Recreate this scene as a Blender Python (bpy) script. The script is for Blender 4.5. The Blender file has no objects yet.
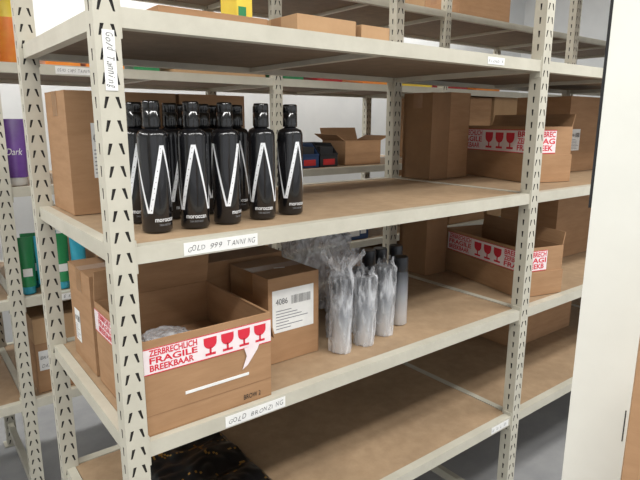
import bpy, math, random
from mathutils import Vector, Matrix, noise
random.seed(4)
sc=bpy.context.scene
sc.view_settings.view_transform='Standard'
sc.view_settings.look='None'
sc.view_settings.exposure=.04
S1,S2,S3,S4=1.74,1.318,.912,.51

# ---------------------------------------------------------------- materials
def lin(c):
    return tuple(((v/255)/12.92 if v/255<=.04045 else (((v/255)+.055)/1.055)**2.4) for v in c)+(1,)
def mat(name,rgb,rough=.6,metal=0,noise_amt=0,scale=20,rgb2=None,bump=0,bscale=80,stretch=None,coat=0,detail=6):
    m=bpy.data.materials.new(name); m.use_nodes=True
    nt=m.node_tree; p=nt.nodes['Principled BSDF']
    p.inputs['Base Color'].default_value=lin(rgb)
    p.inputs['Roughness'].default_value=rough; p.inputs['Metallic'].default_value=metal
    if coat: p.inputs['Coat Weight'].default_value=coat
    tc=nt.nodes.new('ShaderNodeTexCoord'); mp=nt.nodes.new('ShaderNodeMapping')
    nt.links.new(tc.outputs['Object'],mp.inputs['Vector'])
    if stretch: mp.inputs['Scale'].default_value=stretch
    if rgb2:
        n=nt.nodes.new('ShaderNodeTexNoise'); n.inputs['Scale'].default_value=scale; n.inputs['Detail'].default_value=detail
        n.inputs['Roughness'].default_value=.65
        nt.links.new(mp.outputs[0],n.inputs['Vector'])
        cr=nt.nodes.new('ShaderNodeValToRGB')
        cr.color_ramp.elements[0].position=.35; cr.color_ramp.elements[1].position=.65
        cr.color_ramp.elements[0].color=lin(rgb); cr.color_ramp.elements[1].color=lin(rgb2)
        nt.links.new(n.outputs['Fac'],cr.inputs[0]); nt.links.new(cr.outputs[0],p.inputs['Base Color'])
    if bump:
        n2=nt.nodes.new('ShaderNodeTexNoise'); n2.inputs['Scale'].default_value=bscale; n2.inputs['Detail'].default_value=4
        nt.links.new(mp.outputs[0],n2.inputs['Vector'])
        b=nt.nodes.new('ShaderNodeBump'); b.inputs['Strength'].default_value=bump; b.inputs['Distance'].default_value=.003
        nt.links.new(n2.outputs['Fac'],b.inputs['Height']); nt.links.new(b.outputs[0],p.inputs['Normal'])
    return m
M_steel=mat('painted_steel',(193,189,174),.45,rgb2=(181,177,162),scale=9,bump=.05)
M_slot=mat('slot_dark',(42,39,36),.8)  # in the post slots this dark colour stands in for the shade inside
M_board=mat('chipboard',(173,147,117),.62,rgb2=(160,134,105),scale=26,bump=.08,bscale=200)
M_board_shade=mat('chipboard_underside_shade',(130,114,96),.75,rgb2=(116,101,84),scale=18,bump=.05,bscale=200)  # same board, darker and greyer: shade below the shelf put into the colour
def add_stains(m,sc_=4,lo=.86,hi=1.05):
    nt=m.node_tree; p=nt.nodes['Principled BSDF']
    src=p.inputs['Base Color'].links[0].from_socket
    tc=nt.nodes.new('ShaderNodeTexCoord')
    n=nt.nodes.new('ShaderNodeTexNoise'); n.inputs['Scale'].default_value=sc_; n.inputs['Detail'].default_value=5
    nt.links.new(tc.outputs['Object'],n.inputs['Vector'])
    r=nt.nodes.new('ShaderNodeMapRange'); r.inputs[1].default_value=.4; r.inputs[2].default_value=.7; r.inputs[3].default_value=lo; r.inputs[4].default_value=hi
    nt.links.new(n.outputs['Fac'],r.inputs[0])
    mx=nt.nodes.new('ShaderNodeVectorMath'); mx.operation='SCALE'
    nt.links.new(src,mx.inputs[0]); nt.links.new(r.outputs[0],mx.inputs['Scale'])
    nt.links.new(mx.outputs[0],p.inputs['Base Color'])
add_stains(M_board)
M_card=mat('cardboard',(166,129,94),.8,rgb2=(153,117,83),scale=7,bump=.06,bscale=60,stretch=(1,1,6))
M_card2=mat('cardboard_light',(184,150,112),.8,rgb2=(172,138,101),scale=7,bump=.06,bscale=60)
M_card3=mat('cardboard_dark',(142,108,76),.8,rgb2=(130,98,68),scale=7,bump=.06,bscale=60)
M_cardin=mat('cardboard_inner',(148,113,80),.85,rgb2=(138,104,74),scale=7)
M_ptape=mat('packing_tape',(150,112,76),.3,rgb2=(142,104,70),scale=12)
M_white=mat('label_white',(232,232,228),.5,rgb2=(222,222,220),scale=30)
M_tape=mat('fragile_tape_white',(236,226,226),.35,rgb2=(230,216,218),scale=20)
M_red=mat('tape_red',(208,40,60),.45)
M_ink=mat('ink_black',(25,25,30),.5)
M_blk=mat('bottle_black',(16,16,19),.2,rgb2=(22,22,25),scale=30,coat=.4)
M_blkcap=mat('cap_black',(12,12,14),.14,coat=.5)
M_wline=mat('bottle_print_white',(228,230,232),.35)
M_grey=mat('bottle_print_grey',(130,132,136),.4)
M_wall=mat('wall_plaster',(218,220,220),.85,rgb2=(210,212,213),scale=3,bump=.04)
M_floor=mat('concrete_floor',(160,160,160),.5,rgb2=(142,143,145),scale=3,bump=.05,bscale=30)
M_ceil=mat('ceiling_paint',(225,225,222),.9,rgb2=(216,216,214),scale=2)
M_purple=mat('purple_plastic',(112,74,150),.3,rgb2=(96,60,134),scale=10)
M_cyan=mat('cyan_plastic',(62,176,200),.35,rgb2=(50,156,186),scale=10)
M_green=mat('green_plastic',(44,140,84),.35,rgb2=(36,124,74),scale=10)
M_orange=mat('orange_print',(236,126,44),.4,rgb2=(240,160,60),scale=10)
M_yellow=mat('yellow_print',(236,210,70),.4,rgb2=(226,194,60),scale=10)
M_blue=mat('blue_plastic',(38,64,104),.4,rgb2=(30,54,92),scale=10)
M_redp=mat('red_plastic',(184,40,40),.4,rgb2=(166,34,36),scale=10)
M_pillar=mat('pillar_white',(216,216,208),.55,rgb2=(208,208,200),scale=4,bump=.03)
M_rubber=mat('rubber_black',(28,28,30),.7)
M_gold=mat('gold_foil',(196,156,84),.35,metal=.6,rgb2=(150,110,50),scale=12)
M_bagblk=mat('black_film',(16,16,18),.3,bump=.5,bscale=18)
M_alu=mat('tube_fixture_white',(235,235,235),.4)

def grad_mat():
    m=bpy.data.materials.new('silver_gradient'); m.use_nodes=True; nt=m.node_tree; p=nt.nodes['Principled BSDF']
    tc=nt.nodes.new('ShaderNodeTexCoord'); sp=nt.nodes.new('ShaderNodeSeparateXYZ')
    nt.links.new(tc.outputs['Object'],sp.inputs[0])
    r=nt.nodes.new('ShaderNodeMapRange'); r.inputs[1].default_value=0; r.inputs[2].default_value=.22
    nt.links.new(sp.outputs['Z'],r.inputs[0])
    cr=nt.nodes.new('ShaderNodeValToRGB'); e=cr.color_ramp.elements
    e[0].position=.15; e[0].color=lin((206,208,211)); e[1].position=.82; e[1].color=lin((44,46,50))
    x=e.new(.5); x.color=lin((140,143,148))
    nt.links.new(r.outputs[0],cr.inputs[0]); nt.links.new(cr.outputs[0],p.inputs['Base Color'])
    p.inputs['Roughness'].default_value=.3; p.inputs['Metallic'].default_value=.25
    return m
M_silver=grad_mat()
def plastic_mat(name,lo,hi,scale,stretch):
    m=bpy.data.materials.new(name); m.use_nodes=True; nt=m.node_tree; p=nt.nodes['Principled BSDF']
    p.inputs['Base Color'].default_value=lin((236,238,242)); p.inputs['Roughness'].default_value=.14
    p.inputs['Specular IOR Level'].default_value=.8
    tc=nt.nodes.new('ShaderNodeTexCoord'); mp=nt.nodes.new('ShaderNodeMapping'); mp.inputs['Scale'].default_value=stretch
    nt.links.new(tc.outputs['Object'],mp.inputs[0])
    n=nt.nodes.new('ShaderNodeTexNoise'); n.inputs['Scale'].default_value=scale; n.inputs['Detail'].default_value=3; n.inputs['Distortion'].default_value=1.2
    nt.links.new(mp.outputs[0],n.inputs['Vector'])
    r=nt.nodes.new('ShaderNodeMapRange'); r.inputs[1].default_value=.4; r.inputs[2].default_value=.68; r.inputs[3].default_value=lo; r.inputs[4].default_value=hi
    nt.links.new(n.outputs['Fac'],r.inputs[0]); nt.links.new(r.outputs[0],p.inputs['Alpha'])
    b=nt.nodes.new('ShaderNodeBump'); b.inputs['Strength'].default_value=.6; b.inputs['Distance'].default_value=.006
    nt.links.new(n.outputs['Fac'],b.inputs['Height']); nt.links.new(b.outputs[0],p.inputs['Normal'])
    return m
M_film=plastic_mat('plastic_film',.08,.58,34,(1,1,.35))
M_film2=plastic_mat('plastic_bag_film',.30,.8,20,(1,1,.7))

# ---------------------------------------------------------------- builder
class B:
    def __init__(s): s.v=[]; s.f=[]; s.m=[]; s.mats=[]; s.sm=[]
    def mi(s,m):
        if m not in s.mats: s.mats.append(m)
        return s.mats.index(m)
    def add(s,vs,fs,m,M=None,smooth=False):
        o=len(s.v); k=s.mi(m)
        for v in vs:
            v=Vector(v); s.v.append(M@v if M else v)
        for f in fs: s.f.append([i+o for i in f]); s.m.append(k); s.sm.append(smooth)
    def box(s,a,b,m,M=None):
        x0,y0,z0=a; x1,y1,z1=b
        s.add([(x0,y0,z0),(x1,y0,z0),(x1,y1,z0),(x0,y1,z0),(x0,y0,z1),(x1,y0,z1),(x1,y1,z1),(x0,y1,z1)],
              [(0,3,2,1),(4,5,6,7),(0,1,5,4),(1,2,6,5),(2,3,7,6),(3,0,4,7)],m,M)
    def lathe(s,prof,m,M=None,n=40,jit=None,cap=True):
        vs=[];fs=[]
        for j,(r,z) in enumerate(prof):
            for i in range(n):
                a=2*math.pi*i/n; rr=r
                if jit: rr=r*(1+jit(a,z))
                vs.append((rr*math.cos(a),rr*math.sin(a),z))
        for j in range(len(prof)-1):
            for i in range(n):
                k=(i+1)%n; fs.append((j*n+i,j*n+k,(j+1)*n+k,(j+1)*n+i))
        s.add(vs,fs,m,M,True)
        if cap:
            o=len(vs)-n
            s.add(vs[:n],[tuple(reversed(range(n)))],m,M); s.add(vs[o:],[tuple(range(n))],m,M)
    def poly(s,pts,m,M=None): s.add([(x,y,0) for x,y in pts],[tuple(range(len(pts)))],m,M)
    def quad(s,x0,y0,x1,y1,m,M=None,z=0): s.add([(x0,y0,z),(x1,y0,z),(x1,y1,z),(x0,y1,z)],[(0,1,2,3)],m,M)
    def text(s,t,h,m,M=None,shear=0,width=None,fn=None,bold=0,tall=1.4):
        vs,fs=text_mesh(t,shear,bold)
        xs=[v.x for v in vs]; w=max(xs)-min(xs); x0=min(xs)
        sx=h if width is None else width/w
        out=[Vector(((v.x-x0)*sx,v.y*h*tall,.0)) for v in vs]
        if fn: out=[Vector(fn(v.x,v.y)) for v in out]
        s.add(out,fs,m,M)
    def handwriting(s,t,h,width,m,M,shear=.15):
        """marker pen lettering: each letter set by hand, uneven size, tilt and baseline"""
        rs=random.Random(len(t)*7+3); n=len(t); step=width/n
        for i,c in enumerate(t):
            if c==' ': continue
            vs,fs=text_mesh(c,shear+rs.uniform(-.1,.15),-.012)
            xs=[v.x for v in vs]; x0=min(xs); w=max(max(xs)-x0,.15)
            k=h*1.35*rs.uniform(.88,1.15); wx=min(step*.86/w,k*1.1); a=rs.uniform(-.12,.12); dy=rs.uniform(-.08,.1)*h
            out=[]
            for v in vs:
                x=(v.x-x0)*wx; y=v.y*k
                out.append((i*step+x*math.cos(a)-y*math.sin(a),x*math.sin(a)+y*math.cos(a)+dy,0))
            s.add(out,fs,m,M)
    def done(s,name,loc=None,rot=0,parent=None,bevel=0):
        me=bpy.data.meshes.new(name); me.from_pydata([tuple(v) for v in s.v],[],s.f)
        for m in s.mats: me.materials.append(m)
        for p,k,q in zip(me.polygons,s.m,s.sm): p.material_index=k; p.use_smooth=q
        me.update()
        o=bpy.data.objects.new(name,me); sc.collection.objects.link(o)
        if loc: o.location=loc
        o.rotation_euler=(0,0,rot)
        if parent: o.parent=parent
        if bevel:
            b=o.modifiers.new('bevel','BEVEL'); b.width=bevel; b.segments=2; b.limit_method='ANGLE'
        return o
_tc={}
def text_mesh(t,shear=0,bold=0):
    k=(t,shear,bold)
    if k in _tc: return _tc[k]
    c=bpy.data.curves.new('t','FONT'); c.body=t; c.shear=shear; c.offset=bold; c.resolution_u=3
    o=bpy.data.objects.new('t',c); sc.collection.objects.link(o)
    bpy.context.view_layer.update()
    dg=bpy.context.evaluated_depsgraph_get(); me=o.evaluated_get(dg).to_mesh()
    vs=[v.co.copy() for v in me.vertices]; fs=[tuple(p.vertices) for p in me.polygons]
    bpy.data.objects.remove(o); bpy.data.curves.remove(c)
    _tc[k]=(vs,fs); return _tc[k]
def front(x,y,z,e=.0008):   # text plane on a -Y face
    return Matrix(((1,0,0,x),(0,0,-1,y-e),(0,1,0,z),(0,0,0,1)))
def left(x,y,z,e=.0008):    # text plane on a -X face, starts at the back (large y)
    return Matrix(((0,0,-1,x-e),(-1,0,0,y),(0,1,0,z),(0,0,0,1)))

# ---------------------------------------------------------------- shelving
PW,PD=.044,.042
def slot_face(b,M,w,z0,z1,cols,pitch=.04):
    """perforated strip in local (x across, y up, z outward)"""
    n=int((z1-z0)/pitch); cw=w/cols
    for i in range(n):
        ya=z0+i*pitch; yb=ya+pitch
        for c in range(cols):
            xa=-w/2+c*cw; xb=xa+cw; cx=(xa+xb)/2; cy=(ya+yb)/2
            sl=.0026*(1 if c%2 else -1)*(1 if cols>1 else 0); hw=.0027; hh=.0098
            H=[(cx-hw*.7+sl,cy-hh),(cx+hw*.7+sl,cy-hh),(cx+hw*1.2-sl,cy+hh),(cx-hw*1.2-sl,cy+hh)]
            O=[(xa,ya),(xb,ya),(xb,yb),(xa,yb)]
            vs=[(x,y,0) for x,y in O]+[(x,y,0) for x,y in H]+[(x,y,-.003) for x,y in H]
            b.add(vs,[(0,1,5,4),(1,2,6,5),(2,3,7,6),(3,0,4,7)],M_steel,M)
            b.add(vs,[(4,5,9,8),(5,6,10,9),(6,7,11,10),(7,4,8,11),(8,9,10,11)],M_slot,M)
    ye=z0+n*pitch
    if ye<z1: b.quad(-w/2,ye,w/2,z1,M_steel,M)
def post(b,x,y,z1):
    """x centre, y front face"""
    slot_face(b,front(x,y,0,0),PW,0,z1,2)
    slot_face(b,left(x-PW/2,y+PD/2,0,0),PD,0,z1,1)
    slot_face(b,Matrix(((0,0,1,x+PW/2),(1,0,0,y+PD/2),(0,1,0,0),(0,0,0,1))),PD,0,z1,1)
    slot_face(b,Matrix(((-1,0,0,x),(0,0,1,y+PD),(0,1,0,0),(0,0,0,1))),PW,0,z1,2)
    b.add([(x-PW/2,y,z1),(x+PW/2,y,z1),(x+PW/2,y+PD,z1),(x-PW/2,y+PD,z1)],[(0,1,2,3)],M_steel)
    b.box((x-.035,y-.01,0),(x+.035,y+PD+.01,.006),M_steel)
def rack(name,xs,y0,depth,levels,z1):
    b=B()
    for x in xs:
        post(b,x,y0,z1); post(b,x,y0+depth-PD,z1)
        for z in levels+[.12]:
            b.box((x-.012,y0+PD,z-.035),(x+.012,y0+depth-PD,z),M_steel)
    bh=.034
    for i in range(len(xs)-1):
        a=xs[i]+PW/2; c=xs[i+1]-PW/2
        for z in levels:
            for yy,s in ((y0+.004,1),(y0+depth-.004,-1)):
                ya,yb=sorted((yy,yy+s*.028))
                b.box((a,ya,z-bh),(c,yb,z),M_steel)
                for xx,d in ((a,1),(c,-1)):
                    x0,x1=sorted((xx,xx+d*.004)); b.box((x0,ya-.001,z-bh-.018),(x1,yb+.001,z+.012),M_steel)
            b.box((xs[i]+.014,y0+.034,z-.015),(xs[i+1]-.014,y0+depth-.034,z-.002),M_board)
            b.box((xs[i]+.014,y0+.034,z-.017),(xs[i+1]-.014,y0+depth-.034,z-.015),M_board_shade)
            mx=(a+c)/2; b.box((mx-.012,y0+.032,z-.031),(mx+.012,y0+depth-.032,z-.0175),M_steel)
    return b.done(name)
main=rack('shelving_rack',[.318,1.68,3.04,4.4],1.0,.69,[S1,S2,S3,S4,2.35],2.5)
rear=rack('shelving_rack',[-.86,.298,1.44,2.6,4.02,5.2],2.17,.69,[S1,S2,S3,S4,2.16],2.5)

def strip(name,M,w,h,txt,size,par,shear=.2):
    b=B(); b.box((0,0,-.0005),(w,h,.0003),M_white,M)
    M2=M@Matrix.Translation((w*.05,h*.27,.0007)); b.handwriting(txt,size*1.05,w*.92,M_ink,M2,shear=shear)
    o=b.done(name); o.parent=par
YF=1.004
strip('shelf_label_1',front(.437,YF,S2-.031),.17,.026,'GOLD 999 TANNING',.011,main)
strip('shelf_label_2',front(.515,YF,S3-.031),.16,.026,'GOLD BRONZING',.011,main)
strip('shelf_label_3',front(1.38,YF,S1-.028),.08,.02,'BLOND 8',.008,main)
strip('shelf_label_4',front(1.54,YF,S4-.029),.10,.024,'GOLD',.010,main)
strip('shelf_label_5',front(.50,2.174,S1-.030),.13,.026,'OSMO CAPS TANNING',.011,rear)
strip('shelf_label_6',front(.40,2.174,S3-.030),.09,.024,'TUBES',.011,rear)
Mv=Matrix(((0,1,0,.308),(0,0,-1,.9990),(-1,0,0,1.70),(0,0,0,1)))
strip('upright_label',Mv,.10,.021,'Gold Tanning',.013,main,shear=.35)

# ---------------------------------------------------------------- cartons
def glass(b,M,x,y,h):
    w=h*.38; pts=[(x-w,y+h)]
    for i in range(9):
        a=math.pi+math.pi*i/8; pts.append((x+w*math.cos(a),y+h*.72+math.sin(a)*h*.36))
    pts.append((x+w,y+h)); b.poly(pts,M_red,M)
    b.quad(x-h*.06,y+h*.1,x+h*.06,y+h*.42,M_red,M)
    b.quad(x-w*.8,y,x+w*.8,y+h*.13,M_red,M)
def fragile(b,M,L,h,phase=0,icons=2):
    """white fragile tape with red print, local x along, y up"""
    b.quad(0,0,L,h,M_tape,M)
    b.quad(0,h*.965,L,h,M_red,M,z=.0003); b.quad(0,0,L,h*.035,M_red,M,z=.0003)
    M2=M@Matrix.Translation((0,0,.0005)); x=phase; k=0
    words=[('ZERBRECHLICH','FRAGILE','BREEKBAAR'),('BREEKBAAR','ZERBRECHLICH','FRAGILE')]
    while x<L:
        w=h*1.9
        if k%2==0:
            ww=min(w,L-x-.003)
            if ww>h*.7:
                for j,t in enumerate(words[(k//2)%2]):
                    tt=t if ww>=w else t[:max(3,int(len(t)*ww/w))]
                    b.text(tt,h*.235,M_red,M2@Matrix.Translation((x,h*(.70-.29*j),0)),width=ww*(.98 if j!=2 else .9),bold=.025)
            x+=w+h*.18
        else:
            for i in range(icons):
                if x+h*.62<L: glass(b,M2,x+h*.32,h*.14,h*.72)
                x+=h*.74
            x+=h*.06
        k+=1
def ship_label(b,M,w,h):
    b.quad(0,0,w,h,M_white,M); M2=M@Matrix.Translation((0,0,.0004))
    x=w*.45
    while x<w*.92:
        t=random.choice((.0008,.0012,.0018)); b.quad(x,h*.62,x+t,h*.82,M_ink,M2); x+=t+random.choice((.0012,.002))
    for i in range(7):
        b.quad(w*.08,h*(.08+.07*i),w*random.uniform(.35,.9),h*(.10+.07*i),M_grey,M2)
    b.text('4086',h*.14,M_ink,M2@Matrix.Translation((w*.08,h*.66,0)),width=w*.28)
def carton(name,loc,w,d,h,yaw=0,m=None,tape=True,extra=None):
    m=m or M_card; b=B(); t=.0015
    b.box((0,0,0),(w,d,h-.004),m)
    b.box((0,0,h-.004),(w,d/2-t,h),m); b.box((0,d/2+t,h-.004),(w,d,h),m)
    if tape:
        b.box((-.0006,d/2-.024,h-.0002),(w+.0006,d/2+.024,h+.0006),M_ptape)
        for x in (-.0007,w): b.box((x,d/2-.024,h-.06),(x+.0007,d/2+.024,h),M_ptape)
    b.box((w-.0015,-.0006,0),(w,0,h),M_cardin)
    if extra: extra(b,w,d,h)
    return b.done(name,loc,math.radians(yaw),bevel=.0012)
def open_carton(name,loc,w,d,h,yaw=0,extra=None,flaps=(),m=None,t=.004):
    m=m or M_card; b=B()
    b.box((0,0,0),(w,d,t),M_cardin)
    b.box((0,0,t),(w,t,h),m); b.box((0,d-t,t),(w,d,h),m)
    b.box((0,t,t),(t,d-t,h),m); b.box((w-t,t,t),(w,d-t,h),m)
    for side,length,ang in flaps:
        R=Matrix.Rotation
        if side=='back': M=Matrix.Translation((0,d-t/2,h))@R(math.radians(-ang),4,'X'); b.box((0,0,0),(w,t,length),m,M)
        if side=='front': M=Matrix.Translation((0,t/2,h))@R(math.radians(ang),4,'X'); b.box((0,-t,0),(w,0,length),m,M)
        if side=='left': M=Matrix.Translation((t/2,0,h))@R(math.radians(-ang),4,'Y'); b.box((-t,t,0),(0,d-t,length),m,M)
        if side=='right': M=Matrix.Translation((w-t/2,0,h))@R(math.radians(ang),4,'Y'); b.box((0,t,0),(t,d-t,length),m,M)
    if extra: extra(b,w,d,h)
    return b.done(name,loc,math.radians(yaw),bevel=.0008)

def ex(b,w,d,h):
    fragile(b,front(0,0,h-.072),w,.056,phase=.012,icons=4)
    b.poly([(.222,.088),(.236,.096),(.262,.128),(.268,.141),(.228,.138),(.234,.118)],M_tape,front(0,0,0,.003))
    b.box((.085,-.001,.070),(.24,0,.077),M_white)
    b.text('BROW 2',.012,M_ink,front(.225,0,.012,.001))
    b.quad(0,.045,w,.0465,M_cardin,front(0,0,0,.0006))
    fragile(b,left(0,d,h-.072),d,.056,phase=.03)
    b.box((.012,.012,.004),(w-.012,d-.012,.10),M_cardin)
open_carton('open_cardboard_box',(.347,1.02,S3),.30,.322,.208,extra=ex,flaps=(('right',.07,165),('back',.08,-12)))
def crumple(name,loc,sx,sy,sz,seed,m,amp=1,sub=6):
    import bmesh
    bm=bmesh.new(); bmesh.ops.create_icosphere(bm,subdivisions=sub,radius=1)
    for v in bm.verts:
        p=v.co*1.5+Vector((seed,0,0))
        k=1+amp*(.30*noise.noise(p)+.26*abs(noise.noise(p*2.4))+.12*abs(noise.noise(p*6))+.04*noise.noise(p*14))
        q=v.co*k; v.co=Vector((q.x*sx,q.y*sy,q.z*sz))
    zm=min(v.co.z for v in bm.verts)
    for v in bm.verts: v.co.z=max(v.co.z-zm-.01*sz/.14,0)
    me=bpy.data.meshes.new(name); bm.to_mesh(me); bm.free(); me.materials.append(m)
    for p in me.polygons: p.use_smooth=True
    o=bpy.data.objects.new(name,me); sc.collection.objects.link(o); o.location=loc; return o
crumple('packing_film',(.47,1.20,S3+.101),.070,.075,.016,8.1,M_film2,sub=5)
def ex(b,w,d,h): ship_label(b,left(0,d-.03,.05),.05,.09)
carton('cardboard_box',(.347,1.37,S3),.28,.20,.262,extra=ex)
def ex(b,w,d,h):
    ship_label(b,front(.012,0,.085),.135,.118)
    b.poly([(.02,.03),(.05,.02),(.055,.028),(.025,.038)],M_white,front(0,0,h,0)@Matrix.Rotation(math.radians(-90),4,'X')@Matrix.Translation((.05,.05,.0008)))
carton('cardboard_box',(.73,1.16,S3),.165,.20,.238,extra=ex)
carton('cardboard_box',(.66,1.38,S3),.26,.24,.245,yaw=0)
# shelf 2 cartons
def ex(b,w,d,h): ship_label(b,front(.055,0,.09),.045,.135)
carton('cardboard_box',(.345,1.44,S2),.28,.20,.302,extra=ex)
carton('cardboard_box',(.635,1.44,S2),.20,.20,.302)
def ex_r(b,w,d,h):
    b.box((-.004,-.004,0),(w+.004,0,h*.5),M_card); b.box((-.004,0,0),(0,d,h*.5),M_card)
    fragile(b,left(0,d-.02,h*.52,.001),d-.025,h*.42,phase=.01,icons=3)
    fragile(b,front(.0,0,h*.52,.001),w*.6,h*.42,phase=.01)
    b.box((.015,.015,.004),(w-.015,d-.015,h*.6),M_cardin)
open_carton('open_cardboard_box',(1.95,1.196,S2),.2,.50,.215,yaw=-17,extra=ex_r,flaps=(('right',.05,15),))
open_carton('open_cardboard_box',(1.775,1.085,S3),.2,.46,.185,yaw=-14,extra=ex_r,flaps=(('right',.05,10),))
carton('cardboard_box',(1.725,1.50,S2),.11,.155,.345,m=M_card3)
carton('cardboard_box',(1.845,1.51,S2),.13,.145,.35)
carton('cardboard_box',(1.725,1.50,S3),.13,.155,.335,m=M_card3)
carton('cardboard_box',(2.52,1.36,S2),.40,.28,.35,extra=lambda b,w,d,h: ship_label(b,front(.03,0,.1),.08,.1))
carton('cardboard_box',(2.42,1.32,S3),.34,.30,.30)
carton('cardboard_box',(2.2,1.35,S4),.5,.30,.28)
carton('cardboard_box',(2.75,2.21,S2),.36,.5,.38)
carton('cardboard_box',(3.14,2.21,S2),.4,.5,.40,m=M_card2)
carton('cardboard_box',(2.75,2.21,S3),.36,.5,.36)
carton('cardboard_box',(3.14,2.21,S3),.4,.5,.30,m=M_card2)
carton('cardboard_box',(2.0,2.25,S4),.5,.45,.3)
carton('cardboard_box',(.60,2.22,S3),.38,.5,.27,extra=lambda b,w,d,h:b.text('25',.05,M_ink,front(.05,0,.15)))
carton('cardboard_box',(1.02,2.22,S3),.38,.5,.3)
def ex(b,w,d,h):
    b.quad(.01,h*.45,.085,h*.85,M_white,front(0,0,0)); b.handwriting('BRAZIL',.014,.066,M_ink,front(.015,0,h*.68,.002)); b.handwriting('DAZ',.014,.035,M_ink,front(.018,0,h*.5,.002))
carton('cardboard_box',(.345,2.22,S4),.30,.4,.20,extra=ex)
carton('cardboard_box',(.345,2.22,S4+.2),.28,.4,.1,m=M_card2)
carton('cardboard_box',(.7,2.22,S4),.38,.4,.28)
carton('cardboard_box',(1.12,2.22,S4),.28,.4,.2)
carton('cardboard_box',(.50,1.22,S1),.28,.3,.055)
carton('cardboard_box',(.87,1.22,S1),.20,.2,.080,m=M_card2)
carton('cardboard_box',(1.09,1.22,S1),.11,.2,.075,m=M_card2)
carton('cardboard_box',(.95,2.2,S1),.44,.4,.11,m=M_card2)
open_carton('open_cardboard_box',(1.93,2.27,S2),.26,.2,.13,flaps=(('left',.07,60),('back',.07,20),('right',.07,70)),m=M_card)

# ---------------------------------------------------------------- tanning bottles
def tan_bottle(x,y,ry,z=S2):
    b=B(); R=.0318
    prof=[(.0,0),(.027,0),(.030,.0015),(R,.005),(R,.197),(.0308,.204),(.0275,.210),(.0175,.2145),(.0145,.216),(.0145,.2185)]
    b.lathe(prof,M_blk,n=48)
    cap=[(.0170,.2175),(.0180,.219),(.0182,.222),(.0180,.2495),(.0173,.2503),(.0173,.2513),(.0180,.2521),(.0178,.267),(.017,.2705),(.0150,.272)]
    b.lathe(cap,M_blkcap,n=36)
    Rl=R+.0004
    def stroke(a0,a1,z0,z1,wd):
        n=12; vs=[];fs=[]
        for i in range(n+1):
            t=i/n; a=a0+(a1-a0)*t; zz=z0+(z1-z0)*t
            for s in (-1,1):
                aa=a+s*wd/2/Rl; vs.append((Rl*math.cos(aa),Rl*math.sin(aa),zz))
        for i in range(n): fs.append((2*i,2*i+1,2*i+3,2*i+2))
        b.add(vs,fs,M_wline,None,True)
    r=math.radians
    for base in (0,120,240):
        stroke(r(base-56),r(base-3),.042,.182,.0085)
        stroke(r(base+3),r(base+56),.182,.042,.0045)
    cyl=lambda off,zz,rr=Rl:(lambda px,py:(rr*math.cos(off+px/rr),rr*math.sin(off+px/rr),zz+py))
    for o in (0,math.pi):
        b.text('moroccan',.010,M_wline,width=.046,fn=cyl(o-.046/2/Rl,.024),bold=.01)
        b.text('TAN INSTANT',.0045,M_grey,width=.03,fn=cyl(o-.03/2/Rl,.015))
    face=math.atan2(-y,-x)+math.radians(ry)
    return b.done('tanning_bottle',(x,y,z),face)
rows=[(.436,1.132,34),(.522,1.128,6),(.606,1.134,62),(.704,1.137,8),(.800,1.156,36),
      (.447,1.262,10),(.535,1.272,50),(.625,1.285,-30),(.722,1.29,12),(.80,1.30,-10),(.47,1.36,20),(.60,1.365,60),(.70,1.372,0)]
for x,y,ry in rows: tan_bottle(x,y,ry)

# ---------------------------------------------------------------- silver bottles & film
def silver_bottle(x,y,wrap=None,h=.222):
    b=B(); R=.0255; k=h/.222
    prof=[(0,0),(.023,0),(R,.003),(R,.165*k),(.0245,.172*k),(.0225,.175*k),(.0225,.177*k),(.0235,.178*k),(.0235,.218*k),(.0215,.222*k)]
    b.lathe(prof,M_silver,n=40)
    o=b.done('silver_bottle',(x,y,S3),0)
    if wrap:
        b=B(); sd=random.uniform(0,50); n=96; top=wrap; K=44; vs=[];fs=[]
        for j in range(K+1):
            t=j/K; z=.001+t*top; zt=max(0,(z-h)/max(.001,top-h))
            base=.0305+.004*t
            if zt>0: base=.034-.013*math.sin(min(1,zt*1.5)*math.pi/2)+(.026*max(0,zt-.4)*2 if top>.25 else 0)
            for i in range(n):
                a=2*math.pi*i/n; c,s=math.cos(a),math.sin(a)
                p=noise.noise(Vector((c*2.2+sd,s*2.2,z*9)))*.22+abs(noise.noise(Vector((c*5,s*5+sd,z*14))))*.20-.04
                rr=base*(1+p*(1+zt*1.2)); rr=max(rr,.0265 if zt==0 else .004)
                zz=z+(noise.noise(Vector((c*3+sd,s*3,7)))*.03*zt)
                vs.append((rr*c,rr*s,zz))
        for j in range(K):
            for i in range(n):
                q=(i+1)%n; fs.append((j*n+i,j*n+q,(j+1)*n+q,(j+1)*n+i))
        b.add(vs,fs,M_film,None,True)
        f=b.done('film_wrap',None,0); f.parent=o
    return o
silver_bottle(.945,1.12,.285,.215); silver_bottle(1.035,1.12,.225,.205)
silver_bottle(1.132,1.14,.228,.215); silver_bottle(1.235,1.175)
silver_bottle(1.34,1.30); silver_bottle(1.265,1.30); silver_bottle(1.185,1.27,None,.232); silver_bottle(1.08,1.22,.23,.2); silver_bottle(1.0,1.205,.24,.2)
crumple('plastic_bag',(1.115,1.44,S3),.115,.075,.150,3.3,M_film2)

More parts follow.
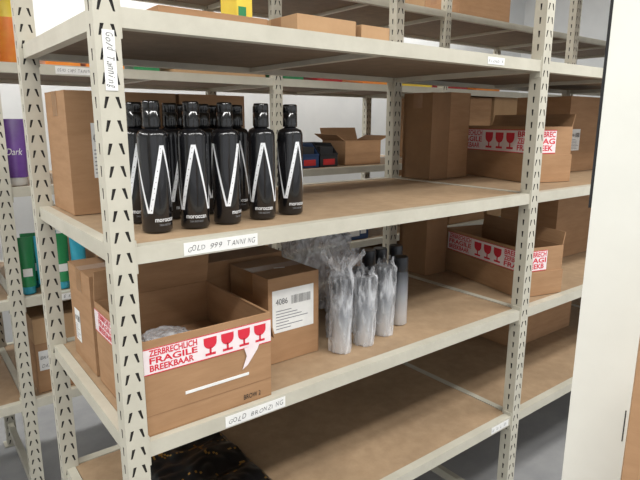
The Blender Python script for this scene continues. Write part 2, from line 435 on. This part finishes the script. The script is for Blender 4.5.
# dark printed film bag lying on the bottom shelf
b=B(); nx,ny=50,70; vs=[];fs=[]; W_,D_=.30,.54
for j in range(ny+1):
    for i in range(nx+1):
        x=W_*i/nx; y=D_*j/ny; ed=min(i,nx-i,j,ny-j)/4
        z=.004+min(1,ed)*(.012+.03*abs(noise.noise(Vector((x*7,y*7,1))))+.012*abs(noise.noise(Vector((x*22,y*22,4)))))
        if ed==0: z=0.0
        vs.append((x,y,z))
for j in range(ny):
    for i in range(nx):
        q=j*(nx+1)+i; fs.append((q,q+1,q+nx+2,q+nx+1))
gold=[];dark=[]
for k,f in enumerate(fs):
    x,y,_=vs[f[0]]
    g=abs(noise.noise(Vector((x*9,y*9,2.2)))+.45*noise.noise(Vector((x*25,y*25,5))))
    (gold if (g<.022 and x>.04) else dark).append(f)
b.add(vs,dark,M_bagblk,None,True); b.add(vs,gold,M_gold,None,True)
b.done('black_printed_bag',(.475,1.045,S4-.0015),0)

# ---------------------------------------------------------------- rear rack small goods
def squeeze_tube(x,y,z,h,mb,mc,name='squeeze_tube',r=.026,ry=0,txt=None):
    b=B(); n=28; vs=[];fs=[]; K=10
    for j in range(K+1):
        t=j/K; rx=r*(1+.12*t); rz=r*(1-t**1.4*.92)
        for i in range(n):
            a=2*math.pi*i/n; vs.append((rx*math.cos(a),rz*math.sin(a),.03+t*(h-.03)))
    for j in range(K):
        for i in range(n):
            k=(i+1)%n; fs.append((j*n+i,j*n+k,(j+1)*n+k,(j+1)*n+i))
    b.add(vs,fs,mb,None,True); b.add(vs[-n:],[tuple(range(n))],mb)
    b.lathe([(0,0),(r*.82,0),(r*.86,.004),(r*.86,.026),(r*.95,.031)],mc,n=28)
    if txt: b.text(txt,.024,M_white,front(-r*.8,-r*.86,.11,.0),width=r*1.5,shear=.3)
    else: b.quad(-r*.6,.07,r*.6,.10,M_white,front(0,-r*.90,0,.0))
    return b.done(name,(x,y,z),ry)
for i,(x,y) in enumerate([(.352,2.235),(.412,2.235),(.472,2.235),(.535,2.235),(.38,2.31),(.45,2.31)]):
    squeeze_tube(x,y,S3,.215,M_cyan if i%2==1 else M_green,M_green if i%2==1 else M_cyan,ry=random.uniform(-.2,.2))
squeeze_tube(.357,2.245,S2,.235,M_purple,M_white,name='purple_lotion_tube',r=.034,ry=-.2,txt='Dark')
squeeze_tube(.37,2.35,S2,.235,M_purple,M_white,name='purple_lotion_tube',r=.034,ry=.1,txt='Dark')
squeeze_tube(.22,2.245,S2,.235,M_purple,M_white,name='purple_lotion_tube',r=.034,ry=.1,txt='Dark')
def pouch(x,y,z,w,h,m1,m2,yaw=0):
    b=B(); n=12; vs=[];fs=[]
    for j in range(n+1):
        t=j/n; th=.035*math.sin(math.pi*min(1,(t*.85+.15)))**.6 if t<1 else .001
        for i in range(n+1):
            s=i/n; e=math.sin(math.pi*s)**.5; vs.append(((s-.5)*w,-th*e,t*h))
    vs2=[(a,-bb,c) for a,bb,c in vs]
    for j in range(n):
        for i in range(n):
            q=j*(n+1)+i; fs.append((q,q+1,q+n+2,q+n+1))
    b.add(vs,[f for k,f in enumerate(fs) if (k//n)<7],m1,None,True); b.add(vs,[f for k,f in enumerate(fs) if (k//n)>=7],m2,None,True)
    b.add(vs2,[tuple(reversed(f)) for f in fs],m1,None,True)
    return b.done('product_pouch',(x,y,z),yaw)
pouch(.395,2.25,S1,.12,.26,M_orange,M_yellow); pouch(.20,2.25,S1,.12,.24,M_redp,M_orange)
def flat_pack(x,y,z,w,d,h,m1,m2):
    b=B(); b.box((0,0,0),(w,d,h),m1); b.box((w*.1,-.0008,h*.2),(w*.6,0,h*.8),m2); b.box((w*.65,-.0008,h*.3),(w*.9,0,h*.5),M_white)
    return b.done('product_pack',(x,y,z),random.uniform(-.06,.06),bevel=.004)
flat_pack(.48,2.22,S1,.12,.2,.10,M_orange,M_yellow); flat_pack(.62,2.22,S1,.14,.2,.09,M_orange,M_redp)
flat_pack(.80,2.22,S1,.1,.15,.12,M_green,M_white)
flat_pack(2.0,2.22,S1,.18,.2,.09,M_orange,M_redp); flat_pack(2.22,2.22,S1,.30,.2,.10,M_yellow,M_orange)
flat_pack(2.68,2.22,S1,.18,.2,.09,M_redp,M_orange); flat_pack(2.95,2.22,S1,.25,.2,.10,M_orange,M_yellow)
flat_pack(1.5,2.22,S1,.12,.2,.16,M_green,M_yellow); flat_pack(1.7,2.22,S1,.16,.2,.12,M_redp,M_white)
flat_pack(.83,1.46,S1,.05,.1,.16,M_yellow,M_green)
carton('cardboard_box',(1.5,2.22,2.16),.4,.4,.2); carton('cardboard_box',(2.1,2.22,2.16),.35,.4,.12,m=M_card2)
carton('cardboard_box',(2.75,2.22,2.16),.5,.4,.15)
def bin_(x,y,z,m):
    b=B(); w,d,h,t=.115,.2,.12,.003
    b.box((0,0,0),(w,d,t),m); b.box((0,d-t,t),(w,d,h),m)
    for xx in (0,w-t):
        b.add([(xx,0,t),(xx,d-t,t),(xx,d-t,h),(xx,.06,h),(xx,0,h*.55),(xx+t,0,t),(xx+t,d-t,t),(xx+t,d-t,h),(xx+t,.06,h),(xx+t,0,h*.55)],
          [(0,1,2,3,4),(9,8,7,6,5),(0,4,9,5),(4,3,8,9),(3,2,7,8)],m)
    b.box((t,0,t),(w-t,t,h*.55),m); b.box((0,-.003,h*.5),(w,0,h*.57),m)
    b.box((.02,-.001,.01),(w-.02,0,.04),M_redp); b.box((.015,.02,t),(w-.015,d-.02,h*.85),M_rubber)
    b.done('storage_bin',(x,y,z),0)
bin_(1.50,2.25,S2,M_redp); bin_(1.62,2.25,S2,M_blue); bin_(1.745,2.25,S2,M_rubber)
flat_pack(1.9,2.22,S3,.16,.2,.1,M_blue,M_white)

# ---------------------------------------------------------------- foreground pillar & panel
a=math.radians(64.7); X=Vector((math.cos(a),-math.sin(a),0)); D=Vector((math.sin(a),math.cos(a),0))
c0=D*.65-X*.005
ang=math.atan2(X.y,X.x)
b=B(); b.box((0,0,0),(.22,.08,3.2),M_pillar); b.box((-.003,.004,1.46),(0,.016,3.2),M_rubber)
b.box((.056,-.0006,1.20),(.0572,0,1.238),M_slot)
b.done('white_pillar',(c0.x,c0.y,0),ang,bevel=.002)
a2=math.radians(69.6); D2=Vector((math.sin(a2),math.cos(a2),0))*.5
b=B(); b.box((0,0,0),(.25,.006,1.40),M_card2); b.box((0,-.004,0),(.012,0,1.40),M_card); b.box((.012,.006,0),(.02,.03,1.40),M_card)
b.done('cardboard_panel',(D2.x,D2.y,0),ang)

# ---------------------------------------------------------------- room
def plane(name,a,bb,m):
    b=B(); b.box(a,bb,m); return b.done(name)
plane('floor',(-4,-3,-.1),(7,4.0,0),M_floor)
plane('wall_back',(-4,3.9,0),(7,4.0,3.2),M_wall)
plane('wall_left',(-4.1,-3,0),(-4,4,3.2),M_wall)
plane('wall_right',(6,-3,0),(6.1,4,3.2),M_wall)
plane('ceiling',(-4,-3,3.2),(7,4.0,3.3),M_ceil)
b=B(); b.box((-4,3.885,0),(6,3.9,.08),M_alu); b.done('baseboard_back')
# ---------------------------------------------------------------- lights
def tube(x,y,L,rot,power):
    b=B(); b.box((-L/2,-.06,0),(L/2,.06,.05),M_alu)
    o=b.done('ceiling_light',(x,y,3.13),rot)
    l=bpy.data.lights.new('tube','AREA'); l.shape='RECTANGLE'; l.size=L; l.size_y=.25; l.energy=power; l.color=(1,.985,.955)
    lo=bpy.data.objects.new('tube_lamp',l); sc.collection.objects.link(lo); lo.parent=o; lo.location=(0,0,-.02)
tube(.2,-.6,3,0,90); tube(2.8,-.2,2.4,0,66); tube(.9,1.93,2.6,0,22); tube(.5,3.4,3,0,46); tube(3.4,3.4,2.4,0,40); tube(-1.6,1.2,2.5,math.pi/2,80)
w=bpy.data.worlds.new('world'); sc.world=w; w.use_nodes=True
w.node_tree.nodes['Background'].inputs[0].default_value=(.95,.97,1,1); w.node_tree.nodes['Background'].inputs[1].default_value=.85

# ---------------------------------------------------------------- camera
cam=bpy.data.cameras.new('camera'); co=bpy.data.objects.new('camera',cam); sc.collection.objects.link(co)
cam.sensor_width=36; cam.lens=550/640*36; cam.clip_start=.02
co.location=(0,0,1.55)
co.rotation_euler=(Matrix.Rotation(math.radians(-37.8),3,'Z')@Matrix.Rotation(math.radians(90-12.2),3,'X')@Matrix.Rotation(math.radians(.25),3,'Z')).to_euler()
sc.camera=co
